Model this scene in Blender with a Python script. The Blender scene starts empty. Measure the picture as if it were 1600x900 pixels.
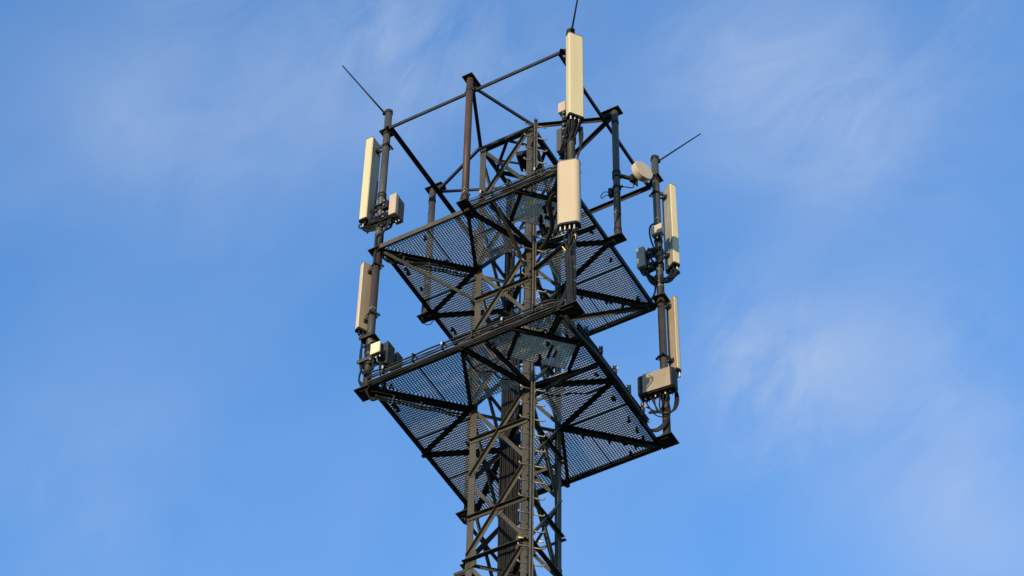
import bpy, math, random
from mathutils import Vector, Matrix, noise as mnoise
random.seed(7)
R = math.radians
H = 31.6                       # height of the lower platform above the ground (m)
sc = bpy.context.scene
C = sc.collection

# ------------------------------------------------------------------ camera
CAM = Vector((14.6758, -25.5411, -29.9892 + H))
YAW, PITCH, ROLL, FOC = R(-30.1086), R(48.3696), R(1.1847), 3998.435
fw = Vector((math.sin(YAW)*math.cos(PITCH), math.cos(YAW)*math.cos(PITCH), math.sin(PITCH)))
rt0 = Vector((math.cos(YAW), -math.sin(YAW), 0)); up0 = rt0.cross(fw)
rt = rt0*math.cos(ROLL) + up0*math.sin(ROLL); up = -rt0*math.sin(ROLL) + up0*math.cos(ROLL)
cd = bpy.data.cameras.new('camera'); cam = bpy.data.objects.new('camera', cd); C.objects.link(cam)
cam.matrix_world = Matrix(((rt.x, up.x, -fw.x, CAM.x), (rt.y, up.y, -fw.y, CAM.y), (rt.z, up.z, -fw.z, CAM.z), (0, 0, 0, 1)))
cd.sensor_width = 36; cd.lens = 36*FOC/1600; cd.clip_start = .1; cd.clip_end = 20000
sc.camera = cam

# ------------------------------------------------------------------ light, sky, exposure
SUN_EL, SUN_AZ = R(6), R(-85.5)          # azimuth measured from +x; the sun stands low behind the viewer's left shoulder
SUN_STRENGTH, SKY_STRENGTH, EXPOSURE = 2.2, .15, 1.45
sd = Vector((math.cos(SUN_AZ)*math.cos(SUN_EL), math.sin(SUN_AZ)*math.cos(SUN_EL), math.sin(SUN_EL)))
sl = bpy.data.lights.new('sun', 'SUN'); so = bpy.data.objects.new('sun', sl); C.objects.link(so)
so.rotation_euler = (-sd).to_track_quat('-Z', 'Y').to_euler(); so.location = (0, 0, 80)
sl.energy = SUN_STRENGTH; sl.angle = R(.5); sl.color = (1, .84, .62)
w = bpy.data.worlds.new('World'); sc.world = w; w.use_nodes = True
nt = w.node_tree; nt.nodes.clear()
def nd(t, **k):
    n = nt.nodes.new(t)
    for a, b in k.items(): setattr(n, a, b)
    return n
def lk(a, b): nt.links.new(a, b)
def mth(op, a, b=None, clamp=False):
    n = nd('ShaderNodeMath', operation=op); n.use_clamp = clamp
    for i, v in enumerate((a, b)):
        if v is None: continue
        if isinstance(v, (int, float)): n.inputs[i].default_value = v
        else: lk(v, n.inputs[i])
    return n.outputs[0]
sky = nd('ShaderNodeTexSky', sky_type='NISHITA'); sky.sun_disc = False
sky.sun_elevation = SUN_EL; sky.sun_rotation = math.atan2(sd.x, sd.y)
sky.altitude = 100; sky.air_density = 1.0; sky.dust_density = .2; sky.ozone_density = 2.6
SKY_LOBES = [  # direction as image angles from the view axis (right, up) in units of tan, radius, weight: where the thin cirrus lies
    (-.105, .095, .085, .75), (-.045, .08, .06, .35), (.11, .075, .07, .7), (.17, .06, .08, .6), (.125, -.015, .06, .45),
    (.15, -.06, .085, .8), (.19, -.10, .07, .6), (-.17, -.06, .07, .25), (-.17, .06, .07, .35)]
tc = nd('ShaderNodeTexCoord'); dirv = tc.outputs['Generated']
acc = None
for (a, b, r, wt) in SKY_LOBES:
    d = (fw + rt*a + up*b).normalized()
    vm = nd('ShaderNodeVectorMath', operation='DISTANCE'); lk(dirv, vm.inputs[0]); vm.inputs[1].default_value = d
    mr = nd('ShaderNodeMapRange', interpolation_type='SMOOTHSTEP')
    lk(vm.outputs['Value'], mr.inputs['Value'])
    mr.inputs['From Min'].default_value = 0; mr.inputs['From Max'].default_value = r
    mr.inputs['To Min'].default_value = wt; mr.inputs['To Max'].default_value = 0
    acc = mr.outputs[0] if acc is None else mth('ADD', acc, mr.outputs[0])
def cnoise(scale, det, dist, rough, rot, stretch):
    mp = nd('ShaderNodeMapping'); lk(dirv, mp.inputs['Vector'])
    mp.inputs['Rotation'].default_value = rot; mp.inputs['Scale'].default_value = stretch
    n = nd('ShaderNodeTexNoise'); lk(mp.outputs[0], n.inputs['Vector'])
    n.inputs['Scale'].default_value = scale; n.inputs['Detail'].default_value = det
    n.inputs['Roughness'].default_value = rough; n.inputs['Distortion'].default_value = dist
    return n.outputs['Fac']
n1 = cnoise(9, 3, .4, .42, (.3, .2, .9), (1, 1.6, 1.0))
def dotn(vec):
    vm = nd('ShaderNodeVectorMath', operation='DOT_PRODUCT'); lk(dirv, vm.inputs[0]); vm.inputs[1].default_value = vec
    return vm.outputs['Value']
def streaks(ang, fu, fv, det, dist, rough):      # fibres running along a fixed direction of the sky
    a = R(ang); U = rt*math.cos(a) + up*math.sin(a); W = -rt*math.sin(a) + up*math.cos(a)
    cb = nd('ShaderNodeCombineXYZ'); lk(mth('MULTIPLY', dotn(U), fu), cb.inputs[0]); lk(mth('MULTIPLY', dotn(W), fv), cb.inputs[1])
    n = nd('ShaderNodeTexNoise'); lk(cb.outputs[0], n.inputs['Vector']); n.inputs['Scale'].default_value = 1
    n.inputs['Detail'].default_value = det; n.inputs['Distortion'].default_value = dist; n.inputs['Roughness'].default_value = rough
    return n.outputs['Fac']
n2 = streaks(58, 19, 36, 10, 1.1, .66)
n3 = streaks(22, 17, 33, 10, 1.1, .66)
def lobes(L):
    acc = None
    for (a, b, rr, wt) in L:
        d = (fw + rt*a + up*b).normalized()
        vm = nd('ShaderNodeVectorMath', operation='DISTANCE'); lk(dirv, vm.inputs[0]); vm.inputs[1].default_value = d
        mr = nd('ShaderNodeMapRange', interpolation_type='SMOOTHSTEP'); lk(vm.outputs['Value'], mr.inputs['Value'])
        mr.inputs['From Min'].default_value = 0; mr.inputs['From Max'].default_value = rr; mr.inputs['To Min'].default_value = wt; mr.inputs['To Max'].default_value = 0
        acc = mr.outputs[0] if acc is None else mth('ADD', acc, mr.outputs[0])
    return acc
wl2 = lobes([(.095, -.02, .045, 1.0), (.10, -.045, .05, .9), (-.03, .09, .06, .5), (.16, -.05, .07, .5), (-.16, -.08, .07, .35), (-.05, .0975, .055, .8), (.01, .085, .045, .8), (-.12, .05, .06, .4)])
wl3 = lobes([(.08, .08, .05, 1.0), (.13, .06, .06, .8), (.17, .10, .07, .6), (-.11, .09, .08, .5), (.17, -.02, .06, .5)])
soft = mth('MULTIPLY', acc, mth('ADD', mth('MULTIPLY', n1, 1.2), -.05))
wisp = mth('ADD', mth('MULTIPLY', wl2, mth('MULTIPLY', mth('MAXIMUM', mth('ADD', n2, -.40), 0), 1.5)),
           mth('MULTIPLY', wl3, mth('MULTIPLY', mth('MAXIMUM', mth('ADD', n3, -.40), 0), 1.5)))
veil = mth('ADD', mth('MULTIPLY', mth('MAXIMUM', mth('ADD', n1, -.38), 0), .45), .03)
cl = mth('ADD', mth('ADD', mth('MULTIPLY', soft, .50), mth('MULTIPLY', wisp, .62)), veil, True)
cl = mth('MINIMUM', cl, .7)
mix = nd('ShaderNodeMix', data_type='RGBA')
CLOUD = (1.13, 1.42, 2.0, 1)
SKY_TINT = (.735, 1.03, 1.31, 1)
tint = nd('ShaderNodeMix', data_type='RGBA', blend_type='MULTIPLY'); tint.inputs[0].default_value = 1
lk(sky.outputs[0], tint.inputs[6]); tint.inputs[7].default_value = SKY_TINT
lk(cl, mix.inputs[0]); lk(tint.outputs[2], mix.inputs[6]); mix.inputs[7].default_value = CLOUD
bg = nd('ShaderNodeBackground'); bg.inputs['Strength'].default_value = SKY_STRENGTH
wo = nd('ShaderNodeOutputWorld'); lk(mix.outputs[2], bg.inputs['Color']); lk(bg.outputs[0], wo.inputs[0])
sc.view_settings.view_transform = 'Standard'; sc.view_settings.look = 'None'
sc.view_settings.exposure = EXPOSURE; sc.view_settings.gamma = 1; sc.view_settings.use_curve_mapping = False

# ------------------------------------------------------------------ materials
def mat(name, c1, c2, scale=6, rough=.6, metal=0., streak=1., spec=.4, c3=None, lo=.38, hi=.68, vary=.04):
    m = bpy.data.materials.new(name); m.use_nodes = True; t = m.node_tree; b = t.nodes['Principled BSDF']
    g = t.nodes.new('ShaderNodeNewGeometry')
    mp = t.nodes.new('ShaderNodeMapping'); mp.inputs['Scale'].default_value = (1, 1, 1/streak)
    t.links.new(g.outputs['Position'], mp.inputs['Vector'])
    n = t.nodes.new('ShaderNodeTexNoise'); n.inputs['Scale'].default_value = scale; n.inputs['Detail'].default_value = 7; n.inputs['Roughness'].default_value = .62
    t.links.new(mp.outputs[0], n.inputs['Vector'])
    r = t.nodes.new('ShaderNodeValToRGB'); r.color_ramp.elements[0].position = lo; r.color_ramp.elements[1].position = hi
    r.color_ramp.elements[0].color = (*c1, 1); r.color_ramp.elements[1].color = (*c2, 1)
    t.links.new(n.outputs['Fac'], r.inputs['Fac'])
    out = r.outputs['Color']
    if c3:
        n3 = t.nodes.new('ShaderNodeTexNoise'); n3.inputs['Scale'].default_value = scale*2.7; n3.inputs['Detail'].default_value = 9; n3.inputs['Roughness'].default_value = .7
        t.links.new(g.outputs['Position'], n3.inputs['Vector'])
        mr = t.nodes.new('ShaderNodeMapRange'); mr.inputs['From Min'].default_value = .58; mr.inputs['From Max'].default_value = .68
        t.links.new(n3.outputs['Fac'], mr.inputs['Value'])
        mx = t.nodes.new('ShaderNodeMix'); mx.data_type = 'RGBA'
        t.links.new(mr.outputs[0], mx.inputs[0]); t.links.new(out, mx.inputs[6]); mx.inputs[7].default_value = (*c3, 1)
        out = mx.outputs[2]
    oi = t.nodes.new('ShaderNodeObjectInfo'); vr = t.nodes.new('ShaderNodeMapRange')     # every member weathers a little differently
    vr.inputs['To Min'].default_value = 1-vary; vr.inputs['To Max'].default_value = 1+vary
    t.links.new(oi.outputs['Random'], vr.inputs['Value'])
    hs = t.nodes.new('ShaderNodeHueSaturation'); t.links.new(vr.outputs[0], hs.inputs['Value']); t.links.new(out, hs.inputs['Color'])
    t.links.new(hs.outputs['Color'], b.inputs['Base Color'])
    rr = t.nodes.new('ShaderNodeMapRange'); rr.inputs['To Min'].default_value = max(.05, rough-.1); rr.inputs['To Max'].default_value = min(1, rough+.12)
    t.links.new(n.outputs['Fac'], rr.inputs['Value']); t.links.new(rr.outputs[0], b.inputs['Roughness'])
    b.inputs['Metallic'].default_value = metal; b.inputs['Specular IOR Level'].default_value = spec
    return m
M = {}
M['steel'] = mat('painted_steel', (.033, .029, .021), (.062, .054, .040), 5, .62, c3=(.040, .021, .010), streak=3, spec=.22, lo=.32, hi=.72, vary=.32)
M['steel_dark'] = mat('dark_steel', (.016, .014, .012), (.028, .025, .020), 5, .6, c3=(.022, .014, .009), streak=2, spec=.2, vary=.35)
M['rail_paint'] = mat('dark_rail_paint', (.016, .015, .014), (.028, .026, .023), 4, .5, spec=.25)
M['pole_grey'] = mat('grey_pole_paint', (.040, .037, .030), (.064, .060, .048), 6, .5, streak=4, c3=(.045, .034, .024), spec=.3)
M['pole_brown'] = mat('brown_pole_paint', (.032, .024, .016), (.052, .039, .026), 6, .5, streak=4, c3=(.045, .026, .014), spec=.3)
M['pole_rust'] = mat('rusty_pole_paint', (.052, .027, .015), (.080, .041, .022), 7, .55, streak=5, c3=(.040, .019, .010), spec=.3)
M['grating'] = mat('galvanised_grating', (.36, .295, .20), (.50, .42, .30), 9, .5, c3=(.16, .11, .07))
M['hatch'] = mat('lit_hatch_grating', (.54, .455, .31), (.70, .60, .43), 16, .5, c3=(.25, .18, .11))  # base colour raised above the grating's so the shaded hatch looks lit
M['galv'] = mat('galvanised_steel', (.20, .18, .14), (.34, .31, .25), 20, .42, metal=.35)
M['rung'] = mat('worn_rung_steel', (.16, .14, .105), (.26, .23, .175), 14, .5, metal=.1)
M['ladder_rail'] = mat('ladder_rail_steel', (.075, .064, .046), (.12, .10, .075), 14, .5, spec=.3)
M['radome_cream'] = mat('cream_radome', (.46, .375, .205), (.51, .42, .24), 9, .45, streak=14, lo=.3, hi=.75, vary=.05)
M['radome_peach'] = mat('peach_radome', (.385, .300, .190), (.445, .345, .220), 9, .45, streak=14, lo=.3, hi=.75, vary=.05)
M['radome_tan'] = mat('tan_radome', (.42, .33, .215), (.47, .37, .25), 9, .45, streak=14, lo=.3, hi=.75, vary=.05)
M['back'] = mat('antenna_back_metal', (.20, .18, .13), (.27, .245, .18), 6, .45, streak=6)
M['back_tan'] = mat('tan_back_metal', (.20, .155, .10), (.26, .20, .135), 6, .45, streak=6)
M['cap'] = mat('black_plastic', (.010, .009, .008), (.018, .017, .015), 9, .55, spec=.2)
M['rru_grey'] = mat('grey_unit_casing', (.085, .078, .062), (.13, .12, .096), 6, .5, streak=4)
M['rru_mid'] = mat('mid_grey_unit_casing', (.24, .205, .15), (.31, .265, .20), 6, .5, streak=4)
M['rru_charcoal'] = mat('charcoal_unit_casing', (.045, .042, .035), (.07, .065, .053), 6, .5, streak=4)  # even dark grey tone, also given to the thin edge cables
M['rru_beige'] = mat('beige_unit_casing', (.36, .275, .195), (.42, .325, .23), 5, .5, streak=4)
M['rru_cream'] = mat('cream_unit_casing', (.50, .42, .26), (.58, .49, .31), 5, .5, streak=4)
M['rru_tan'] = mat('weathered_cover', (.20, .16, .105), (.25, .20, .135), 4, .55, streak=2, c3=(.15, .13, .095))
M['rru_dark'] = mat('dark_casting', (.018, .017, .015), (.032, .030, .026), 8, .5)
M['cable'] = mat('black_cable', (.007, .007, .007), (.014, .013, .012), 12, .6, spec=.18)
M['connector'] = mat('connector_metal', (.42, .39, .32), (.62, .58, .50), 30, .35, metal=.5)
M['yellow'] = mat('yellow_tag', (.70, .50, .06), (.80, .60, .10), 20, .5)
M['ground'] = mat('dry_grass_ground', (.045, .055, .025), (.10, .09, .05), .6, .95, c3=(.09, .075, .05))

# ------------------------------------------------------------------ mesh helpers (coordinates: z = 0 at the lower platform)
V = Vector
def basis(ax, hint=None):
    ax = ax.normalized()
    h = V(hint) if hint is not None else (V((0, 0, 1)) if abs(ax.z) < .95 else V((1, 0, 0)))
    b = (h - ax*h.dot(ax)).normalized(); a = b.cross(ax)
    return a, b
class MB:
    def __init__(s): s.v = []; s.f = []; s.sm = []
    def prism(s, p0, p1, prof, a, b, smooth=False, caps=True, prof1=None):
        """sweep the closed 2-D profile (in axes a, b) from p0 to p1"""
        p0, p1 = V(p0), V(p1); n = len(prof); i0 = len(s.v); q = prof1 or prof
        s.v += [p0 + a*x + b*y for x, y in prof] + [p1 + a*x + b*y for x, y in q]
        for i in range(n):
            j = (i+1) % n
            s.f.append((i0+i, i0+j, i0+n+j, i0+n+i)); s.sm.append(smooth)
        if caps:
            s.f.append(tuple(i0+i for i in reversed(range(n)))); s.sm.append(False)
            s.f.append(tuple(i0+n+i for i in range(n))); s.sm.append(False)
        return s
    def bar(s, p0, p1, wa, wb, hint=None, off=(0, 0)):
        a, b = basis(V(p1)-V(p0), hint); x, y = wa/2, wb/2; ox, oy = off
        return s.prism(p0, p1, [(-x+ox, -y+oy), (x+ox, -y+oy), (x+ox, y+oy), (-x+ox, y+oy)], a, b)
    def angle(s, p0, p1, wd, t, n, flip=1, side=1):
        """L-section: one flange lies in the plane square to n, the other points along n*flip"""
        a, b = basis(V(p1)-V(p0), n); h = wd/2
        pr = [(-h*side, 0), (h*side, 0), (h*side, t*flip), ((-h+t)*side, t*flip), ((-h+t)*side, wd*flip), (-h*side, wd*flip)]
        return s.prism(p0, p1, pr, a, b)
    def channel(s, p0, p1, wd, hg, t, n):
        """C-section with its web square to n"""
        a, b = basis(V(p1)-V(p0), n); h = hg/2
        pr = [(-h, 0), (h, 0), (h, -wd), (h-t, -wd), (h-t, -t), (-h+t, -t), (-h+t, -wd), (-h, -wd)]
        return s.prism(p0, p1, pr, a, b)
    def ibeam(s, p0, p1, wd, hg, t, n=(0, 0, 1)):
        a, b = basis(V(p1)-V(p0), n); x, y, k = wd/2, hg/2, t/2
        pr = [(-x, -y), (x, -y), (x, -y+t), (k, -y+t), (k, y-t), (x, y-t), (x, y), (-x, y), (-x, y-t), (-k, y-t), (-k, -y+t), (-x, -y+t)]
        return s.prism(p0, p1, pr, a, b)
    def cyl(s, p0, p1, r, n=16, r1=None):
        a, b = basis(V(p1)-V(p0)); r1 = r if r1 is None else r1
        c = [(math.cos(2*math.pi*i/n), math.sin(2*math.pi*i/n)) for i in range(n)]
        return s.prism(p0, p1, [(x*r, y*r) for x, y in c], a, b, True, True, [(x*r1, y*r1) for x, y in c])
    def box(s, c, sx, sy, sz, az=0, bev=0):
        """upright box, sx along the azimuth normal's side, sy along az"""
        c = V(c); n = V((math.cos(az), math.sin(az), 0)); t = V((-math.sin(az), math.cos(az), 0)); x, y, z = sx/2, sy/2, sz/2
        if bev:
            k = bev
            pr = [(-x+k, -y), (x-k, -y), (x, -y+k), (x, y-k), (x-k, y), (-x+k, y), (-x, y-k), (-x, -y+k)]
            sc_ = lambda g: [(px*(x-g)/x, py*(y-g)/y) for px, py in pr]
            z0, z1 = V((0, 0, -z)), V((0, 0, z)); e = V((0, 0, k))
            s.prism(c+z0+e, c+z1-e, pr, t, n, caps=False)
            i = len(s.v)-16
            m = len(pr)
            j = len(s.v); s.v += [c+z0+t*px+n*py for px, py in sc_(k)] + [c+z1+t*px+n*py for px, py in sc_(k)]
            for q in range(m):
                r = (q+1) % m
                s.f.append((j+q, j+r, i+r, i+q)); s.sm.append(False)
                s.f.append((i+m+q, i+m+r, j+m+r, j+m+q)); s.sm.append(False)
            s.f.append(tuple(j+q for q in reversed(range(m)))); s.sm.append(False)
            s.f.append(tuple(j+m+q for q in range(m))); s.sm.append(False)
            return s
        return s.prism(c-V((0, 0, z)), c+V((0, 0, z)), [(-x, -y), (x, -y), (x, y), (-x, y)], t, n)
    def tube(s, pts, r, n=7, cyc=False):
        pts = [V(p) for p in pts]; m = len(pts); i0 = len(s.v); b = None
        for i, p in enumerate(pts):
            t = (pts[min(i+1, m-1)] - pts[max(i-1, 0)])
            if t.length < 1e-6: t = V((0, 0, 1))
            t.normalize()
            if b is None: a, b = basis(t)
            else:
                b = b - t*b.dot(t)
                if b.length < 1e-4: a, b = basis(t)
                b.normalize(); a = b.cross(t)
            s.v += [p + a*(r*math.cos(2*math.pi*k/n)) + b*(r*math.sin(2*math.pi*k/n)) for k in range(n)]
        for i in range(m-1):
            for k in range(n):
                l = (k+1) % n
                s.f.append((i0+i*n+k, i0+i*n+l, i0+(i+1)*n+l, i0+(i+1)*n+k)); s.sm.append(True)
        s.f.append(tuple(i0+k for k in reversed(range(n)))); s.sm.append(False)
        s.f.append(tuple(i0+(m-1)*n+k for k in range(n))); s.sm.append(False)
        return s
    def ring(s, c, ax, R0, r, n=20, k=6):
        a, b = basis(V(ax)); c = V(c)
        return s.tube([c + a*(R0*math.cos(2*math.pi*i/n)) + b*(R0*math.sin(2*math.pi*i/n)) for i in range(n+1)], r, k)
    def collar(s, x, y, z, r0, r1, h, n=18):
        i0 = len(s.v)
        for (r, zz) in ((r0, z-h/2), (r1, z-h/2), (r1, z+h/2), (r0, z+h/2)):
            s.v += [V((x+r*math.cos(2*math.pi*i/n), y+r*math.sin(2*math.pi*i/n), zz)) for i in range(n)]
        for q in range(3):
            for i in range(n):
                j = (i+1) % n
                s.f.append((i0+q*n+i, i0+q*n+j, i0+(q+1)*n+j, i0+(q+1)*n+i)); s.sm.append(q == 1)
        return s
    def poly(s, pts, z0, z1):
        return s.prism((0, 0, z0), (0, 0, z1), pts, V((1, 0, 0)), V((0, 1, 0)))
    def build(s, name, m, parent=None, origin=None):
        o0 = V(origin) if origin is not None else (V(parent['_o']) if parent is not None and '_o' in parent else V((0, 0, 0)))
        me = bpy.data.meshes.new(name)
        me.from_pydata([tuple(v-o0) for v in s.v], [], s.f); me.update()
        me.polygons.foreach_set('use_smooth', s.sm)
        me.materials.append(M[m])
        o = bpy.data.objects.new(name, me); C.objects.link(o)
        if parent is not None: o.parent = parent; o['_o'] = tuple(o0)
        else: o.location = o0 + V((0, 0, H)); o['_o'] = tuple(o0)
        return o
def thing(name, label, cat, loc, group=None):
    o = bpy.data.objects.new(name, None); C.objects.link(o); o.empty_display_size = .2
    o['_o'] = tuple(loc); o.location = V(loc) + V((0, 0, H))
    return tag(o, label, cat, group)
def tag(o, label, cat, group=None):
    o['label'] = label; o['category'] = cat
    if group: o['group'] = group
    return o
def spline(P, k=6):
    P = [V(p) for p in P]; Q = [P[0]*2-P[1]] + P + [P[-1]*2-P[-2]]; out = []
    for i in range(1, len(Q)-2):
        for j in range(k):
            t = j/k; a, b, c, d = Q[i-1], Q[i], Q[i+1], Q[i+2]
            out.append(.5*((2*b) + (c-a)*t + (2*a-5*b+4*c-d)*t*t + (3*b-a-3*c+d)*t*t*t))
    return out + [P[-1]]
def bolts(mb, c, n, pts, r=.012, h=.014):
    n = V(n).normalized(); a, b = basis(n)
    for x, y in pts: mb.cyl(V(c)+a*x+b*y, V(c)+a*x+b*y+n*h, r, 6)

# ------------------------------------------------------------------ ground
g = bpy.data.meshes.new('ground'); G = 6000
g.from_pydata([(-G, -G, 0), (G, -G, 0), (G, G, 0), (-G, G, 0)], [], [(0, 1, 2, 3)]); g.materials.append(M['ground'])
go = bpy.data.objects.new('ground', g); C.objects.link(go); go['kind'] = 'structure'

# ------------------------------------------------------------------ lattice tower
T = .544; TOP = 6.80; P = 1.70
tower = thing('lattice_tower', 'square dark brown steel lattice tower with crossed angle braces, carrying everything else', 'tower', (0, 0, -H))
corners = [(-1, -1), (1, -1), (1, 1), (-1, 1)]
for sx, sy in corners:                      # legs: equal angles, corner outwards
    wl, t = .118, .012
    pr = [(sx*T, sy*T), (sx*(T-wl), sy*T), (sx*(T-wl), sy*(T-t)), (sx*(T-t), sy*(T-t)), (sx*(T-t), sy*(T-wl)), (sx*T, sy*(T-wl))]
    if sx*sy < 0: pr = pr[::-1]
    MB().poly(pr, -H, TOP).build('leg', 'steel', tower)
faces = [  # (corner a, corner b, outward normal)
    ((-1, -1), (1, -1), (0, -1, 0)), ((1, -1), (1, 1), (1, 0, 0)), ((1, 1), (-1, 1), (0, 1, 0)), ((-1, 1), (-1, -1), (-1, 0, 0))]
levels = [TOP-.03-P*i for i in range(8)]     # 6.77 ... -5.13
def fp(c, n, z, d=0., inset=.05):
    """point on the leg c in the face of normal n"""
    n = V(n); t = V((1, 0, 0)) if abs(n.y) > .5 else V((0, 1, 0))
    sgn = c[0] if abs(n.y) > .5 else c[1]
    return n*(T+d) + t*(sgn*(T-inset)) + V((0, 0, z))
def panel(fi, z1, z0, name=('diagonal_brace', 'horizontal_brace'), mb=None, midbar=True):
    a, b, n = faces[fi]
    A = MB() if mb is None else mb
    A.angle(fp(a, n, z0+.085, .001), fp(b, n, z1-.085, .001), .062, .007, n, 1, -1)
    if mb is None:
        for (p, q) in ((fp(a, n, z0+.085, .008), fp(b, n, z1-.085, .008)), (fp(b, n, z1-.085, .008), fp(a, n, z0+.085, .008))):
            e = (q-p).normalized()
            for k in (.03, .085): A.cyl(p+e*k, p+e*k+V(n)*.016, .012, 6)
        A.build(name[0], 'steel', tower)
    B = MB() if mb is None else mb
    B.angle(fp(a, n, z1-.085, -.014), fp(b, n, z0+.085, -.014), .062, .007, n, -1, 1)
    if mb is None: B.build(name[0], 'steel', tower)
    if midbar:
        Cc = MB() if mb is None else mb; zm = (z0+z1)/2 + .02
        ext = -.02 if fi in (0, 1) else -.055
        Cc.angle(fp(a, n, zm, .009, ext if fi in (2, 3) else .02), fp(b, n, zm, .009, ext if fi in (2, 3) else .02), .064, .007, n, 1, -1)
        if mb is None: Cc.build(name[1], 'steel', tower)
        if mb is None:
            gp = MB(); n_ = V(n); t_ = V((1, 0, 0)) if abs(n_.y) > .5 else V((0, 1, 0))
            c0 = n_*(T-.010) + V((0, 0, zm-.02)); a_, b_ = basis(n_)
            gp.prism(c0-n_*.004, c0+n_*.004, [(-.10, -.03), (-.03, -.10), (.06, -.10), (.11, -.02), (.07, .08), (-.06, .08)], t_, V((0, 0, 1)) if t_.cross(V((0, 0, 1))).dot(n_) > 0 else V((0, 0, 1)))
            bolts(gp, c0+n_*.004, n, [(-.05, 0), (.05, .0), (0, -.05), (.02, .04)], .010, .02)
            gp.build('gusset_plate', 'steel', tower)
for i in range(7):
    for fi in range(4): panel(fi, levels[i], levels[i+1], midbar=(i not in (0,)))
low = MB(); z = levels[-1]
while z - P > -H+.3:
    for fi in range(4): panel(fi, z, z-P, mb=low)
    z -= P
lb = low.build('lower_bracing', 'steel', tower); lb['kind'] = 'stuff'
for fi, (a, b, n) in enumerate(faces):       # top ring and splice-level ring
    m = MB(); m.angle(fp(a, n, TOP-.045, .004, -.03), fp(b, n, TOP-.045, .004, -.03), .09, .009, n, -1, 1)
    bolts(m, V(n)*(T+.004)+V((0, 0, TOP-.045)), n, [(q*.18, 0) for q in (-2, -1, 0, 1, 2)], .010, .012) if abs(n[1]) > .5 else bolts(m, V(n)*(T+.004)+V((0, 0, TOP-.045)), n, [(q*.18, 0) for q in (-2, -1, 0, 1, 2)], .010, .012)
    m.build('top_ring_beam', 'steel_dark', tower)
    m = MB(); m.angle(fp(a, n, -3.42, .010, -.02), fp(b, n, -3.42, .010, -.02), .085, .009, n, 1, 1)
    m.build('splice_ring_beam', 'steel', tower)
for sx, sy in corners:                       # bolted splice plates on every leg
    m = MB()
    for n in ((sx, 0, 0), (0, sy, 0)):
        n_ = V(n); t_ = V((0, sy, 0)) if abs(n_.x) > .5 else V((sx, 0, 0))
        c0 = n_*(T+.006) + t_*(T-.075) + V((0, 0, -3.40))
        zz = V((0, 0, 1))
        m.prism(c0-n_*.006, c0+n_*.008, [(-.12, -.16), (-.02, -.20), (.062, -.20), (.062, .20), (-.02, .20), (-.12, .10)], t_, zz)
        for q in (-.15, -.09, .09, .15):
            for xx in (.0, .038): m.cyl(c0+t_*xx+zz*q+n_*.008, c0+t_*xx+zz*q+n_*.024, .012, 6)
        m.cyl(c0-t_*.07+zz*.02+n_*.008, c0-t_*.07+zz*.02+n_*.024, .012, 6)
    m.build('splice_plate', 'steel', tower)
mids = {0: V((0, -T, 0)), 1: V((T, 0, 0)), 2: V((0, T, 0)), 3: V((-T, 0, 0))}
for i in range(4):                           # plan bracing diamond at the head
    m = MB(); z = V((0, 0, TOP-.10)); m.angle(mids[i]*.95+z, mids[(i+1) % 4]*.95+z, .06, .007, (0, 0, 1), -1, 1); m.build('plan_brace', 'steel_dark', tower)
for zz in (-3.46, -.16, 3.24):               # plan diagonals between opposite legs
    m = MB(); m.angle((-T+.03, -T+.03, zz), (T-.03, T-.03, zz), .075, .008, (0, 0, 1), -1, 1); m.build('plan_brace', 'steel', tower)
    m = MB(); m.angle((T-.03, -T+.03, zz-.012), (-T+.03, T-.03, zz-.012), .075, .008, (0, 0, 1), -1, 1); m.build('plan_brace', 'steel', tower)
m = MB(); m.box((-T-.09, -T+.06, -3.62), .10, .16, .07, R(180)); m.bar((-T-.2, -T+.02, -3.60), (-T+.02, -T+.02, -3.60), .05, .06)
m.build('bracket', 'steel', tower)

# ------------------------------------------------------------------ climbing ladder on the near leg
LD = .150
lx, ly = T+LD, -T-LD
lad = thing('climbing_ladder', 'single rail climbing ladder with side rungs on the near corner leg of the tower', 'ladder', (lx, ly, -H))
dg = V((1, 1, 0)).normalized(); dn = V((1, -1, 0)).normalized(); L0 = V((lx, ly, 0))
m = MB()
for q in (-.022, .022): m.bar(L0+dg*q+V((0, 0, -H)), L0+dg*q+V((0, 0, 6.72)), .014, .045, dn)
m.bar(L0-dn*.02+V((0, 0, -H)), L0-dn*.02+V((0, 0, 6.72)), .030, .012, dn)
m.build('rail', 'ladder_rail', lad)
rl = MB(); z = 6.52; k = 0
while z > -H+.3:
    mm = MB() if z > -5.2 else rl
    zz = V((0, 0, z)); hw = .205
    for sgn in (-1, 1):
        p = [L0+dg*(sgn*.02)+zz-dn*.01, L0+dg*(sgn*(hw-.03))+zz-dn*.01, L0+dg*(sgn*(hw-.008))+zz+V((0, 0, .004)), L0+dg*(sgn*hw)+zz+V((0, 0, .012)), L0+dg*(sgn*hw)+zz+V((0, 0, .034))]
        mm.tube(p, .0125, 7)
    if z > -5.2:
        mm.build('rung', 'rung', lad)
    z -= .343; k += 1
o = rl.build('lower_rungs', 'rung', lad); o['kind'] = 'stuff'
for z in (6.2, 4.5, 2.6, .9, -.85, -2.6, -4.2):
    MB().bar(L0-dn*.015+V((0, 0, z)), V((T, -T, z))-dn*.01, .05, .03).build('bracket', 'steel', lad)
for z in (-3.62,):
    for sgn in (-1, 1):
        m = MB(); m.tube([L0+dg*(sgn*.12)+V((0, 0, z))-dn*.008, L0+dg*(sgn*.20)+V((0, 0, z))-dn*.008], .0125, 8)
        o = m.build('rung_tape', 'yellow', lad); o['label'] = 'yellow tape on a rung end'

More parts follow.
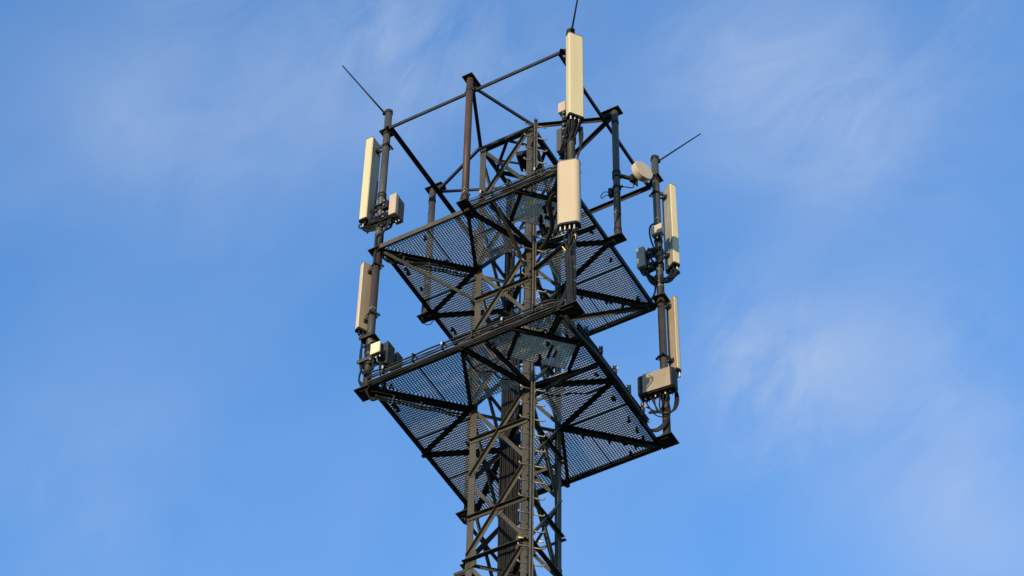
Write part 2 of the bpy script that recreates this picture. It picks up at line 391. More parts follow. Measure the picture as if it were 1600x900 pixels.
# ------------------------------------------------------------------ feeder cables inside the tower
fd = thing('feeder_cable_run', 'vertical bundle of black feeder cables on a cable ladder inside the tower', 'cables', (-.3, .40, -H))
for x in (-.50, -.12): MB().bar((x, .44, -H), (x, .44, 6.0), .03, .05, (0, 1, 0)).build('tray_rail', 'steel_dark', fd)
z = 5.8; rr_ = MB()
while z > -H+.3:
    mm = MB() if z > -5.2 else rr_
    mm.bar((-.53, .405, z), (-.09, .405, z), .025, .025)
    if z > -5.2: mm.build('tray_rung', 'galv', fd)
    z -= .52
o = rr_.build('lower_tray_rungs', 'galv', fd); o['kind'] = 'stuff'
for k in range(9):
    x = -.455 + k*.037 + (.02 if k > 4 else 0); top = [5.9, 3.6, 5.2, 3.3, 5.9, .6, 3.4, 4.8, .4][k]
    pts = [(x+.006*math.sin(z*1.7+k), .365+.012*math.sin(z*.9+k*2), z) for z in [-H+i*.8 for i in range(int((top+H)/.8)+1)]]
    MB().tube(pts, .0165, 8).build('cable', 'cable', fd)
for k in range(10):
    x = -.47 + k*.038; top = [3.4, 5.1, 3.3, 3.5, 5.0, 3.2, 3.4, 1.2, 3.3, .5][k]
    pts = [(x+.004*math.sin(z*1.1+k*3), .328+.008*math.sin(z*1.3+k), z) for z in [-H+i*.8 for i in range(int((top+H)/.8)+1)]]
    MB().tube(pts, .0185, 8).build('cable', 'cable', fd)

# ------------------------------------------------------------------ service platforms
E = 1.73; t_ = .57
def clip(poly, ang, off):
    """intervals along direction ang of the line at signed offset off, inside the polygon"""
    d = V((math.cos(ang), math.sin(ang))); n = V((-d.y, d.x)); xs = []
    for i in range(len(poly)):
        p, q = V(poly[i]), V(poly[(i+1) % len(poly)]); a, b = p.dot(n)-off, q.dot(n)-off
        if (a < 0) != (b < 0):
            r = p + (q-p)*(a/(a-b)); xs.append(r.dot(d))
    xs.sort(); return d, n, list(zip(xs[::2], xs[1::2]))
def grating(mb, poly, ang, ztop, pitch=.047, cross=.0425, dep=.030):
    lo = min(V(p).dot(V((-math.sin(ang), math.cos(ang)))) for p in poly); hi = max(V(p).dot(V((-math.sin(ang), math.cos(ang)))) for p in poly)
    o = math.ceil(lo/pitch)*pitch + .003
    while o < hi:
        d, n, iv = clip(poly, ang, o)
        for s0, s1 in iv:
            if s1-s0 < .03: continue
            a = d*s0+n*o; b = d*s1+n*o
            mb.bar((a.x, a.y, ztop-dep/2), (b.x, b.y, ztop-dep/2), .0080, dep)
        o += pitch
    an2 = ang+math.pi/2
    lo = min(V(p).dot(V((-math.sin(an2), math.cos(an2)))) for p in poly); hi = max(V(p).dot(V((-math.sin(an2), math.cos(an2)))) for p in poly)
    o = math.ceil(lo/cross)*cross
    while o < hi:
        d, n, iv = clip(poly, an2, o)
        for s0, s1 in iv:
            if s1-s0 < .03: continue
            a = d*s0+n*o; b = d*s1+n*o
            mb.bar((a.x, a.y, ztop-.007), (b.x, b.y, ztop-.007), .0085, .013)
        o += cross
MIDP = {'LN': V((0, -1.86)), 'NR': V((1.86, 0)), 'FR': V((0, 1.86)), 'LF': V((-1.86, 0))}
def platform(z, upper, label):
    t = thing('service_platform', label, 'platform', (0, 0, z), 'grated service platforms')
    zt = z+.035; zb = z-.015
    wedges = [([(-E, -E), (1.02, -E), (.52, -1.22), (.45, -t_), (-t_, -t_)], R(90)), ([(E, -1.02), (E, E), (t_, t_), (t_, -.45), (1.22, -.52)], 0),
              ([(-E, E), (-t_, t_), (t_, t_), (E, E)], R(90)), ([(-E, -E), (-t_, -t_), (-t_, t_), (-E, E)], 0)]
    for poly, an in wedges:
        m = MB(); grating(m, poly, an, zt); m.build('grating_panel', 'grating', t)
    m = MB(); grating(m, [(1.05, -E), (E, -E), (E, -1.05)], R(45), zt); m.build('corner_grating', 'grating', t)
    def uv(u, v): return ((u+v)/math.sqrt(2), (-u+v)/math.sqrt(2))
    m = MB(); grating(m, [uv(1.22, -.47), uv(1.85, -.47), uv(1.85, .49), uv(1.22, .47)], R(45), zt-.02, .038, .050, .030)
    ht = m.build('hatch', 'hatch', t)
    m = MB()
    for p, q in ((uv(1.40, .12), uv(1.70, .12)), (uv(1.44, .21), uv(1.60, .21))):
        m.bar((*p, z-.005), (*q, z-.005), .035, .03)
    m.build('hinge', 'steel_dark', ht)
    fr = []
    for a, b in ((uv(1.90, -.62), uv(1.90, .60)), (uv(1.26, -.50), uv(1.90, -.50)), (uv(1.26, .51), uv(1.90, .51))):
        MB().ibeam((*a, z-.055), (*b, z-.055), .05, .08, .008).build('hatch_beam', 'steel_dark', t)
    # edge beams: channel webs facing outwards; lighter steel makes the upper front web look sunlit
    for a, b, n in (((-E-.03, -E), (E+.03, -E), (0, -1, 0)), ((E, -E-.03), (E, E+.03), (1, 0, 0)), ((E+.03, E), (-E-.03, E), (0, 1, 0)), ((-E, E+.03), (-E, -E-.03), (-1, 0, 0))):
        c = V(n)*.045
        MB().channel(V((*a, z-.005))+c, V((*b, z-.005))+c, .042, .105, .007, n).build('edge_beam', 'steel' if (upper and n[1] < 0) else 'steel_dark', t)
    # main beams: corner to leg
    for sx, sy in corners:
        e = (sx*(T+.02), sy*T, z-.07) if (sx, sy) != (1, -1) else (*uv(1.93, 0), z-.07)
        MB().ibeam((sx*(E+.02), sy*(E-.05), z-.07), e, .075, .10, .009).build('corner_beam', 'steel_dark', t)
    # V beams: middle of an edge to its two legs
    for k, (c1, c2) in {'LN': ((-1, -1), (1, -1)), 'NR': ((1, -1), (1, 1)), 'FR': ((1, 1), (-1, 1)), 'LF': ((-1, 1), (-1, -1))}.items():
        p = MIDP[k]*.965
        for j, c in enumerate((c1, c2)):
            q = V((c[0]*T, c[1]*T)); d = V((-(q-p).y, (q-p).x)).normalized()*.03*(1 if j else -1)
            MB().ibeam((p.x, p.y, z-.062), (q.x, q.y, z-.062), .055, .085, .008).build('spreader_beam', 'steel_dark', t)
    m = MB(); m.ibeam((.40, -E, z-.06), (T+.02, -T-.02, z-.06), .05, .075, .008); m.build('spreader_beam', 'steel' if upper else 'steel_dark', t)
    m = MB(); m.ibeam((E, -.42, z-.06), (T+.02, -T+.02, z-.06), .05, .075, .008); m.build('spreader_beam', 'steel_dark', t)
    # seams between grating sheets
    for a, b in (((-.85, -E), (-.85, -.88)), ((.85, E), (.85, .88)), ((E, .62), (.64, .62)), ((-E, -.30), (-.62, -.30)), ((-E, .75), (-.78, .75))):
        MB().bar((*a, z+.002), (*b, z+.002), .016, .03).build('seam_bar', 'steel_dark', t)
    # small hanging clips that hold the grating and loose cable
    for k in range(44):
        s = random.choice(corners); f = random.uniform(.25, .95)
        if k < 24: x, y = s[0]*(T+(E-T)*f)+random.uniform(-.05, .05), s[1]*(T+(E-T)*f)+random.uniform(-.05, .05)
        else:
            f = random.uniform(-.9, .9)*E; e = E-.12; x, y = random.choice(((f, -e), (e, f), (f, e), (-e, f)))
        m = MB(); hh = random.uniform(.05, .10)
        m.box((x, y, z-.02-hh/2), .030, .04, hh, random.uniform(0, 3)); m.box((x+.01, y, z-.02-hh), .075, .04, .022, random.uniform(0, 3))
        m.cyl((x, y, z-.02-hh-.03), (x, y, z-.02), .006, 6)
        m.build('grating_clip', 'steel_dark', t)
    return t
plat_lo = platform(0, False, 'lower square grated platform with black cables clipped along its front edge')
plat_up = platform(3.44, True, 'upper square grated platform under the head rails, its front edge beam sunlit')
# struts from the upper platform's corners down to the legs
def strut(p, q, label):
    m = MB(); n = V((0, 0, 1)); m.angle(p, q, .07, .008, n, -1, 1)
    a, b = V(p), V(q)
    s = m.build('knee_strut', 'steel', None, (q[0], q[1], q[2])); tag(s, label, 'strut', 'knee struts under the upper platform'); return s
strut((-1.72, -1.66, 3.36), (-T-.015, -T-.015, 2.62), 'sunlit knee strut from the left platform corner down to the left tower leg')
strut((1.72, 1.60, 3.36), (T+.015, T+.015, 2.62), 'dark knee strut from the right platform corner down to the right tower leg')
strut((.50, -1.62, 3.36), (.44, -T-.02, 2.95), 'steep sunlit knee strut under the platform front edge beside the near tower leg')
strut((1.87, -1.58, 1.80), (T+.03, -T-.06, 2.66), 'sunlit strut between the near tower leg and the front antenna pole')

# ------------------------------------------------------------------ poles
PL, PN, PR, PF = (-1.885, -1.645), (1.925, -1.645), (1.925, 1.665), (-1.885, 1.665)
def corner_pole(xy, label, top=7.42):
    x, y = xy; sx, sy = (1 if x > 0 else -1), (1 if y > 0 else -1)
    t = thing('antenna_pole', label, 'pole', (x, y, -.02), 'long antenna poles at the platform corners')
    MB().cyl((x, y, 0), (x, y, 3.46), .068, 22).build('lower_pipe', 'pole_brown', t)
    MB().cyl((x, y, 3.48), (x, y, top), .068, 22).build('upper_pipe', 'pole_grey', t)
    m = MB(); m.poly([(x-.15, y-.15), (x+.15, y-.15), (x+.15, y+.15), (x-.15, y+.15)], -.035, -.017)
    m.poly([(x-sx*.02-.09, y-.09), (x-sx*.28+.0, y-.09), (x-sx*.28, y+.09), (x-sx*.02-.09, y+.09)] if sx < 0 else [(x-.28, y-.09), (x+.06, y-.09), (x+.06, y+.09), (x-.28, y+.09)], -.052, -.036)
    m.build('base_plate', 'steel_dark', t)
    m = MB()
    for q in range(4):
        a = R(45+90*q); c, s = math.cos(a), math.sin(a); d = V((c, s, 0)); w = V((-s, c, 0))
        m.prism((x-w.x*.004, y-w.y*.004, 0), (x+w.x*.004, y+w.y*.004, 0), [(.06, -.016), (.17, -.016), (.06, .13)], d, V((0, 0, 1)))
    m.build('stiffener', 'steel_dark', t)
    m = MB(); m.poly([(x-.125, y-.125), (x+.125, y-.125), (x+.125, y+.125), (x-.125, y+.125)], 3.462, 3.478)
    m.bar((x, y, 3.43), (sx*E, sy*E, 3.43), .10, .03); bolts(m, (x, y, 3.462), (0, 0, -1), [(.1, .1), (-.1, .1), (.1, -.1), (-.1, -.1)])
    m.build('joint_flange', 'steel_dark', t)
    m = MB(); m.collar(x, y, top+.005, .0, .075, .03); m.collar(x, y, top-.03, .069, .078, .05); m.cyl((x-.09, y, top-.03), (x-.06, y, top-.03), .012, 8); m.cyl((x+.06, y-.03, top-.03), (x+.10, y-.03, top-.03), .014, 8)
    m.build('top_cap', 'steel_dark', t)
    # collar plate that carries the head rails
    m = MB(); m.poly([(x-.11, y-.11), (x+.11, y-.11), (x+.11, y+.11), (x-.11, y+.11)], 6.80, 6.815)
    m.bar((x, y, 6.79), (sx*1.76, sy*1.76, 6.79), .13, .014)
    m.collar(x, y, 6.76, .069, .082, .07); bolts(m, (x, y-.08, 6.76), (0, -1, 0), [(-.06, 0), (.06, 0)], .012, .03)
    m.build('collar_plate', 'steel_dark', t)
    return t
def bands(t, xy, zs, mt='galv', h=.022, r=.0705):
    for z in zs:
        m = MB().collar(xy[0], xy[1], z, .067, r, h); m.box((xy[0]+.03, xy[1]-.072, z), .03, .012, h*1.1, R(-90)); m.build('band', mt, [q for q in t.children if q.name.split('.')[0] == ('lower_pipe' if z < 3.4 and len(zs) and 'lower_pipe' in [k.name.split('.')[0] for k in t.children] else 'upper_pipe' if 'lower_pipe' in [k.name.split('.')[0] for k in t.children] else 'pipe')][0])
poleL = corner_pole(PL, 'long grey and brown pole at the left platform corner with antennas on both sides')
poleN = corner_pole(PN, 'long pole at the near front platform corner behind two pale antennas')
poleR = corner_pole(PR, 'long pole at the right platform corner beside the wide tan box')
poleF = corner_pole(PF, 'long bare pole at the far platform corner, mostly hidden behind the tower')
for z in (1.28, .70):                        # clamp plates round the lower left pole
    m = MB(); m.poly([(PL[0]-.16, PL[1]-.11), (PL[0]+.12, PL[1]-.11), (PL[0]+.12, PL[1]+.12), (PL[0]-.16, PL[1]+.12)], z-.014, z+.014)
    m.bar((PL[0]-.16, PL[1]-.10, z-.03), (PL[0]+.12, PL[1]-.10, z-.03), .02, .05); m.build('clamp_plate', 'steel', poleL)
bands(poleL, PL, (1.98, .62, 5.05, 4.72, 4.12, 3.95)); bands(poleN, PN, (1.35, .95, .62, 4.30)); bands(poleR, PR, (3.90, 3.78, 4.28, .62, 5.6))
def mid_post(xy, label, mt, inward):
    x, y = xy; n = V((inward[0], inward[1], 0)); s = V((-n.y, n.x, 0))
    t = thing('mounting_post', label, 'post', (x, y, 3.36), 'shorter posts at the middle of the platform edges')
    MB().cyl((x, y, 3.40), (x, y, 6.93), .063, 20).build('pipe', mt, t)
    for z, nm in ((3.392, 'base_plate'), (6.938, 'head_plate')):
        m = MB(); m.bar(V((x, y, z))-n*.12, V((x, y, z))+n*.24, .21, .016); bolts(m, (x, y, z-.008), (0, 0, -1), [(.085, .09), (-.085, .09), (.085, -.09), (-.085, -.09)])
        zz = z-.05 if nm == 'base_plate' else z-.04
        m.bar(V((x, y, zz))+n*.06, V((x, y, zz))+n*.26, .10, .07)
        m.build(nm, 'steel_dark', t)
    for z in (3.62, 6.60):
        m = MB().collar(x, y, z, .062, .070, .06); m.bar(V((x, y, z))-s*.10, V((x, y, z))+s*.10, .014, .045, (0, 0, 1), (0, 0)); m.build('clamp', 'steel_dark', t)
    return t
QLN, QNR, QLF, QFR = (.005, -1.90), (1.945, .005), (-1.89, .005), (.005, 1.925)
postLN = mid_post(QLN, 'rust brown bare pipe post on the front left edge of the upper platform', 'pole_rust', (0, 1))
postNR = mid_post(QNR, 'dark grey pipe post on the right edge, carrying the small round dish', 'pole_grey', (-1, 0))
postLF = mid_post(QLF, 'grey bare pipe post at the left rear edge, seen through the upper grating', 'pole_grey', (1, 0))
postFR = mid_post(QFR, 'bare pipe post at the far rear edge, hidden behind the front antenna pole', 'pole_grey', (0, -1))
bands(postNR, QNR, (4.47, 4.62, 4.05), r=.066); bands(postLN, QLN, (3.76, 3.68), r=.0655); bands(postLF, QLF, (3.9,), r=.066)

# ------------------------------------------------------------------ head frame: rails between the pole tops and stays to the tower
hf = thing('head_frame', 'dark square frame of rails joining the pole tops, stayed back to the tower head', 'frame', (0, 0, 6.75))
K = 1.775
for a, b, n in (((-K, -K), (K, -K), (0, -1, 0)), ((K, -K), (K, K), (1, 0, 0)), ((K, K), (-K, K), (0, 1, 0)), ((-K, K), (-K, -K), (-1, 0, 0))):
    MB().angle((*a, 6.75), (*b, 6.75), .07, .008, n, -1, -1).build('rail', 'rail_paint', hf)
for (x, y), cs in ((QLN, ((-1, -1), (1, -1))), (QNR, ((1, -1), (1, 1))), (QLF, ((-1, 1), (-1, -1))), (QFR, ((1, 1), (-1, 1)))):
    for c in cs:
        p = V((x*.95, y*.95, 6.83)); q = V((c[0]*T, c[1]*T, 6.80))
        MB().angle(p, q, .068, .008, (0, 0, 1), -1, 1).build('stay', 'rail_paint', hf)
        pass

# ------------------------------------------------------------------ lightning rods, leaning outwards
def rod(xy, o, label):
    x, y = xy; d = V((o[0]*.545, o[1]*.545, 1.0))
    t = thing('lightning_rod', label, 'rod', (x, y, 7.40), 'lightning rods on the pole tops'); b = V((x, y, 7.38)) + V((o[0]*.06, o[1]*.06, 0))
    MB().cyl(b-d*.08, b+d*1.12, .018, 8, .012).build('rod', 'cap', t)
    m = MB(); m.box((x+o[0]*.06, y+o[1]*.06, 7.37), .07, .05, .05, R(45)); m.build('clamp', 'steel_dark', t)
rod(PL, (-1, -1), 'thin rod leaning out to the upper left from the left pole')
rod(PN, (1, -1), 'thin rod on the highest front pole, cut off by the picture top')
rod(PR, (1, 1), 'thin rod leaning out to the upper right from the right pole')

# ------------------------------------------------------------------ panel antennas
def rounded(w, d, r, back=.012, seg=8):
    x, y = w/2, d/2; pr = [(-x, -y+back), (-x+back, -y), (x-back, -y), (x, -y+back)]
    for i in range(seg+1): a = i*math.pi/2/seg; pr.append((x-r+r*math.cos(a), y-r+r*math.sin(a)))
    for i in range(seg+1): a = math.pi/2+i*math.pi/2/seg; pr.append((-x+r+r*math.cos(a), y-r+r*math.sin(a)))
    return pr
def antenna(xy, az, z0, z1, w, d, off, label, mt, back='back', rad=.03, side=0., conn=6, group='pale panel antennas on the poles'):
    az = R(az); n = V((math.cos(az), math.sin(az), 0)); s = V((-n.y, n.x, 0))*-1
    px = V((xy[0], xy[1], 0)); c = px + n*off + s*side
    t = thing('panel_antenna', label, 'antenna', (c.x, c.y, z0), group)
    pr = rounded(w, d, rad)
    MB().prism(c+V((0, 0, z0+.02)), c+V((0, 0, z1-.012)), pr, s, n, True).build('radome', mt, t)
    for f in t.children[0].data.polygons: f.use_smooth = False
    small = [(x*.985, y*.97) for x, y in pr]; big = [(x*1.02, y*1.03) for x, y in pr]
    MB().prism(c+V((0, 0, z1-.012)), c+V((0, 0, z1+.006)), big, s, n).build('top_cap', 'rru_grey', t)
    bc = MB().prism(c+V((0, 0, z0-.02)), c+V((0, 0, z0+.024)), big, s, n).build('bottom_cap', 'cap', t)
    bp = c - n*(d/2+.006)
    MB().bar(bp+V((0, 0, z0+.02)), bp+V((0, 0, z1-.02)), w*.93, .012, n).build('back_plate', back, t)
    for q in range(conn):
        f = (q+.5)/conn-.5; p = c + s*(f*w*.8) + n*((q % 2-.5)*d*.4); l = random.uniform(.05, .085)
        m = MB(); m.cyl(p+V((0, 0, z0-.01)), p+V((0, 0, z0-.02-l)), .014, 8); m.cyl(p+V((0, 0, z0-.02-l)), p+V((0, 0, z0-l-.06)), .018, 8)
        m.build('connector', 'connector' if q % 2 else 'cap', bc)
    for z in (z1-.16*(z1-z0)*.8, z0+.13*(z1-z0)):
        m = MB(); a = bp + V((0, 0, z)); e = px + V((0, 0, z))
        m.bar(a-n*.004, a-n*.03, .10, .09, (0, 0, 1))
        dv = (e-a); ln = dv.length
        for q in (-.04, .04): m.bar(a+s*q-n*.02, e+n*.07+s*q, .010, .05, (0, 0, 1))
        m.collar(e.x, e.y, z, .069, .079, .045); m.bar(e-n*.085-s*.10, e-n*.085+s*.10, .018, .045, (0, 0, 1))
        for q in (-.085, .085): m.cyl(e-n*.11+s*q, e+n*.09+s*q, .008, 6)
        m.build('bracket', 'steel_dark', t)
    return t, c
A1, cA1 = antenna(PL, 180, 4.38, 6.68, .285, .15, .285, 'tall slim cream panel antenna on the upper left pole, turned edge-on', 'radome_cream', 'back', .02)
A2, cA2 = antenna(PL, 152, 1.62, 3.30, .285, .10, .235, 'shorter tan panel antenna on the lower left pole, its bolted back showing', 'radome_tan', 'back_tan', .02, side=-.02)
A3, cA3 = antenna(PN, -37, 4.64, 6.98, .285, .14, .21, 'tall cream panel antenna at the very top of the front pole', 'radome_cream', 'back', .03, side=.02)
A4, cA4 = antenna(PN, -74, 1.77, 3.40, .385, .15, .22, 'broad peach panel antenna with rounded top in front of the front pole', 'radome_peach', 'back', .085, side=.0, conn=8)
A5, cA5 = antenna(PR, 58, 4.42, 6.64, .285, .135, .27, 'tall cream panel antenna on the upper right pole', 'radome_cream', 'back', .02, side=.02)
A6, cA6 = antenna(PR, 66, 1.72, 3.58, .21, .11, .235, 'narrow peach panel antenna above the wide tan box, lower right pole', 'radome_peach', 'back_tan', .045, side=.03)

# ------------------------------------------------------------------ radio units
def unit(xy, off, az, w, d, h, z, label, front, body, fins=True, name='radio_unit', conn=4, group='radio units on the poles', cover=1.0, cat='radio unit'):
    """box of width w facing azimuth az at pole + off; a cover on the front, cooling fins behind it, plugs below"""
    az = R(az); n = V((math.cos(az), math.sin(az), 0)); s = V((-n.y, n.x, 0)); c = V((xy[0]+off[0], xy[1]+off[1], z))
    t = thing(name, label, cat, (c.x, c.y, z-h/2), group)
    cd_ = .30*d if fins else d*.92
    MB().box(c+n*(d/2-cd_/2), w, cd_, h, az, .008).build('cover', front, t)
    bw = w*.94
    MB().box(c-n*(cd_/2), bw, d-cd_-.002, h*.95, az, .006).build('body', body, t)
    if fins:
        m = MB(); k = max(4, int(h/.045))
        for q in range(k):
            zz = z-h*.44+q*h*.88/(k-1)
            m.box(c-n*(cd_/2+.006)+V((0, 0, zz-z)), w*1.0, d-cd_-.03, .008, az)
        m.build('cooling_fins', body, t)
    for q in range(conn):
        p = c + s*((q+.5)/conn-.5)*w*.8 - n*(d*.12*(q % 2)) - V((0, 0, h/2))
        m = MB(); m.cyl(p+V((0, 0, .004)), p-V((0, 0, .05)), .013, 8); m.build('connector', 'connector' if q % 2 else 'cap', t)
    e = V((xy[0], xy[1], z)); dv = c-e; dv.z = 0
    for zz in (-.3*h, .3*h):
        m = MB(); b = V((0, 0, zz)); m.bar(e+b, c+b-dv.normalized()*.02, .04, .03); m.collar(xy[0], xy[1], z+zz, .069, .08, .04)
        m.build('bracket', 'steel_dark', t)
    m = MB(); p = c+n*(d*.1)+V((0, 0, h/2)); m.tube(spline([p-s*.05, p-s*.045+V((0, 0, .03)), p+s*.045+V((0, 0, .03)), p+s*.05]), .006, 6); m.build('handle', 'cap', t)
    return t
U1 = unit(PL, (.33, .0), -90, .145, .29, .54, 4.45, 'beige radio box with dark fins right of the upper left pole', 'rru_beige', 'rru_grey')
U1b = unit(PL, (-.05, .16), -90, .15, .11, .14, 4.98, 'small beige box half hidden behind the upper left pole', 'rru_beige', 'rru_grey', False, conn=2)
U2 = unit(PL, (.245, -.14), -90, .185, .13, .25, .74, 'small bright cream box beside the lower left pole above the platform', 'rru_cream', 'rru_dark', True)
U3 = unit(PL, (.27, .12), 0, .22, .17, .52, .80, 'dark finned radio unit behind the small cream box, lower left pole', 'rru_dark', 'rru_dark')
U3b = unit(PL, (.28, .40), 0, .17, .14, .42, .88, 'second dark finned radio unit farthest from the lower left pole', 'rru_dark', 'rru_dark')
U4 = unit(PN, (-.19, .08), -90, .15, .14, .26, 5.36, 'small beige box left of the tall cream antenna on the front pole', 'rru_beige', 'rru_dark', False)
U5 = unit(PN, (-.235, .12), -90, .10, .26, .60, 4.44, 'dark grey finned radio unit under the small beige box on the front pole', 'rru_charcoal', 'rru_dark')
U6 = unit(PR, (.075, -.17), -90, .215, .12, .24, 5.10, 'small beige box in front of the upper right pole', 'rru_beige', 'rru_dark', False)
U7 = unit(PR, (-.275, -.08), -90, .15, .26, .52, 4.55, 'dark grey radio unit left of the upper right pole', 'rru_mid', 'rru_dark')
# wide weathered box on the lower right pole
az = R(-85); n = V((math.cos(az), math.sin(az), 0)); s = V((-n.y, n.x, 0)); c = V((PR[0]-.02, PR[1]-.24, 1.10))
U8 = thing('radio_unit', 'wide weathered tan box with dark sides on the lower right pole', 'radio unit', (c.x, c.y, .85), 'radio units on the poles')
MB().box(c, .66, .22, .47, az, .03).build('body', 'cap', U8)
MB().box(c+n*.113+s*.022, .50, .014, .44, az, .004).build('cover', 'rru_tan', U8)
m = MB()
for q in range(10): m.box(c-n*.12+s*(-.27+q*.06), .008, .05, .42, az)
m.build('cooling_fins', 'rru_dark', U8)
m = MB(); m.bar(c-n*.12, V((PR[0], PR[1], 1.10)), .12, .20, (0, 0, 1)); m.collar(PR[0], PR[1], 1.22, .069, .08, .05); m.collar(PR[0], PR[1], .98, .069, .08, .05); m.build('bracket', 'steel_dark', U8)
for q in range(6):
    p = c + s*(-.22+q*.088) - V((0, 0, .23)); MB().cyl(p, p-V((0, 0, .055)), .014, 8).build('connector', 'cap' if q % 2 else 'connector', U8)
# black clamp brackets between poles and units
def clamps(xy, dx, dy, zs, label):
    x, y = xy; t = thing('mounting_bracket', label, 'bracket', (x+dx, y+dy, min(zs)-.1), 'black clamp brackets on the poles')
    for z in zs:
        m = MB(); m.box((x+dx, y+dy, z), .08, .11, .20, 0, .006); m.collar(x, y, z+.05, .069, .086, .04); m.collar(x, y, z-.05, .069, .086, .04)
        m.bar((x, y, z), (x+dx, y+dy, z), .05, .10); m.bar((x-.11, y-.085, z+.05), (x+.11, y-.085, z+.05), .02, .04)
        m.build('clamp', 'cap', t)
        for q in (-.06, .06):
            m = MB(); m.cyl((x+dx, y+dy-.05, z+q), (x+dx, y+dy-.085, z+q), .016, 6); m.build('bolt', 'galv', t)
    return t
clamps(PR, -.14, -.06, (4.72, 4.34), 'black clamp bracket between the grey unit and the upper right pole')
clamps(PL, .13, -.04, (4.62, 4.30), 'black clamp bracket between the beige box and the upper left pole')
clamps(PL, .11, -.05, (.98, .66), 'black clamp bracket beside the small cream box, lower left pole')
clamps(PN, -.10, -.02, (4.95, 4.62, 4.28), 'black clamp bracket on the front pole between its two pale antennas')
# dark box inside the tower head
hb = thing('equipment_box', 'flat black box mounted on an arm inside the tower head', 'box', (.25, -.14, 6.3))
MB().box((.22, -.16, 6.38), .40, .32, .12, R(15), .012).build('body', 'cap', hb)
q = MB(); q.bar((.10, -.18, 6.33), (-.12, -.50, 6.20), .03, .03); q.bar((.25, -.14, 6.33), (.50, -.50, 6.05), .04, .03); q.build('arm', 'steel', hb)

# ------------------------------------------------------------------ small dish
az = R(-22); n = V((math.cos(az), math.sin(az), 0)); zz = V((0, 0, 1)); s = V((-n.y, n.x, 0)); c = V((QNR[0]+.43, QNR[1]+.15, 5.12)); rd = .205
dish = thing('microwave_dish', 'small round cream dish on the dark post near the right pole', 'dish', (c.x, c.y, c.z-rd), None)
nn = 40; ring = [(math.cos(2*math.pi*i/nn), math.sin(2*math.pi*i/nn)) for i in range(nn)]
m = MB(); m.prism(c-n*.05, c+n*.045, [(x*rd, y*rd) for x, y in ring], s, zz, True, False); m.prism(c+n*.045, c+n*.062, [(x*rd, y*rd) for x, y in ring], s, zz, True, True, [(x*rd*.95, y*rd*.95) for x, y in ring])
m.build('radome', 'radome_tan', dish)
m = MB(); m.prism(c-n*.055, c-n*.12, [(x*rd*.98, y*rd*.98) for x, y in ring], s, zz, True, True, [(x*rd*.55, y*rd*.55) for x, y in ring]); m.build('reflector_back', 'back', dish)
m = MB(); m.cyl(c-n*.12, c-n*.20, .06, 16); m.box(c-n*.23, .15, .08, .16, az, .01); m.build('radio_head', 'cap', dish)
m = MB(); p = V((QNR[0], QNR[1], 5.12)); m.bar(p, c-n*.22, .05, .06); m.collar(p.x, p.y, 5.17, .064, .078, .05); m.collar(p.x, p.y, 5.05, .064, .078, .05); m.cyl(c-n*.2+s*.05, c-n*.2-zz*.16+s*.05, .02, 8); m.build('mount', 'steel_dark', dish)
m = MB(); m.tube(spline([c-n*.23-zz*.08, c-n*.26-zz*.20, p+V((.12, .02, -.38)), p+V((.07, -.03, -.50)), p+V((.075, -.03, -1.0)), p+V((.07, -.03, -1.5))]), .010, 7); m.build('cable', 'cable', dish)
pj_ = thing('junction_box', 'small black box with a looped cable on the dish post, below the dish', 'box', (QNR[0]-.09, QNR[1]-.05, 4.5))
MB().box((QNR[0]-.095, QNR[1]-.05, 4.62), .09, .07, .20, R(180), .008).build('body', 'cap', pj_)
q = MB(); q.tube(spline([(QNR[0]-.12, QNR[1]-.06, 4.64), (QNR[0]-.22, QNR[1]-.05, 4.72), (QNR[0]-.30, QNR[1]-.03, 4.68), (QNR[0]-.28, QNR[1]-.03, 4.60), (QNR[0]-.18, QNR[1]-.06, 4.60), (QNR[0]-.09, QNR[1]-.06, 4.55)]), .008, 6); q.build('cable', 'cable', pj_)
q = MB(); q.bar((QNR[0]-.12, QNR[1], 4.75), (QNR[0]+.12, QNR[1], 4.75), .03, .02); q.collar(QNR[0], QNR[1], 4.75, .064, .08, .04); q.build('clamp', 'steel_dark', pj_)

# ------------------------------------------------------------------ jumper cables
def harness(label, paths, r=.016, tags=None, extra=None):
    o0 = V(paths[0][0]); t = thing('jumper_cables', label, 'cables', tuple(o0), 'bundles of black jumper cables on the poles')
    for p in paths:
        MB().tube(spline(p, 6), r*random.uniform(.8, 1.2), 7).build('cable', 'cable', t)
    return t
def jump(a, b, sag, side=(0, 0, 0), rnd=.03):
    a, b = V(a), V(b); j = lambda: V((random.uniform(-rnd, rnd), random.uniform(-rnd, rnd), random.uniform(-rnd, rnd)))
    sd_ = V(side)
    return [a, a-V((0, 0, .5*sag))+j()+sd_*.5, (a+b)/2-V((0, 0, sag))+j()+sd_, b-V((0, 0, .5*sag))+j()+sd_*.5, b]
def pole_run(xy, ang, z1, z0, r=.078, wob=.006):
    a = R(ang); n_ = max(3, int((z1-z0)/.25)); return [(xy[0]+(r+random.uniform(0, wob))*math.cos(a+random.uniform(-.1, .1)), xy[1]+(r+random.uniform(0, wob))*math.sin(a+random.uniform(-.1, .1)), z1+(z0-z1)*i/n_) for i in range(n_+1)]
def rp(c, z, w, d): return (c.x+random.uniform(-w, w), c.y+random.uniform(-d, d), z)
ps = []
for k in range(12):
    ps.append(jump(rp(cA1, 4.34, .05, .10), (PL[0]+random.uniform(.1, .28), PL[1]+random.uniform(-.08, .08), 4.32), random.uniform(.08, .26), (random.uniform(-.06, .06), random.uniform(-.12, .02), 0)))
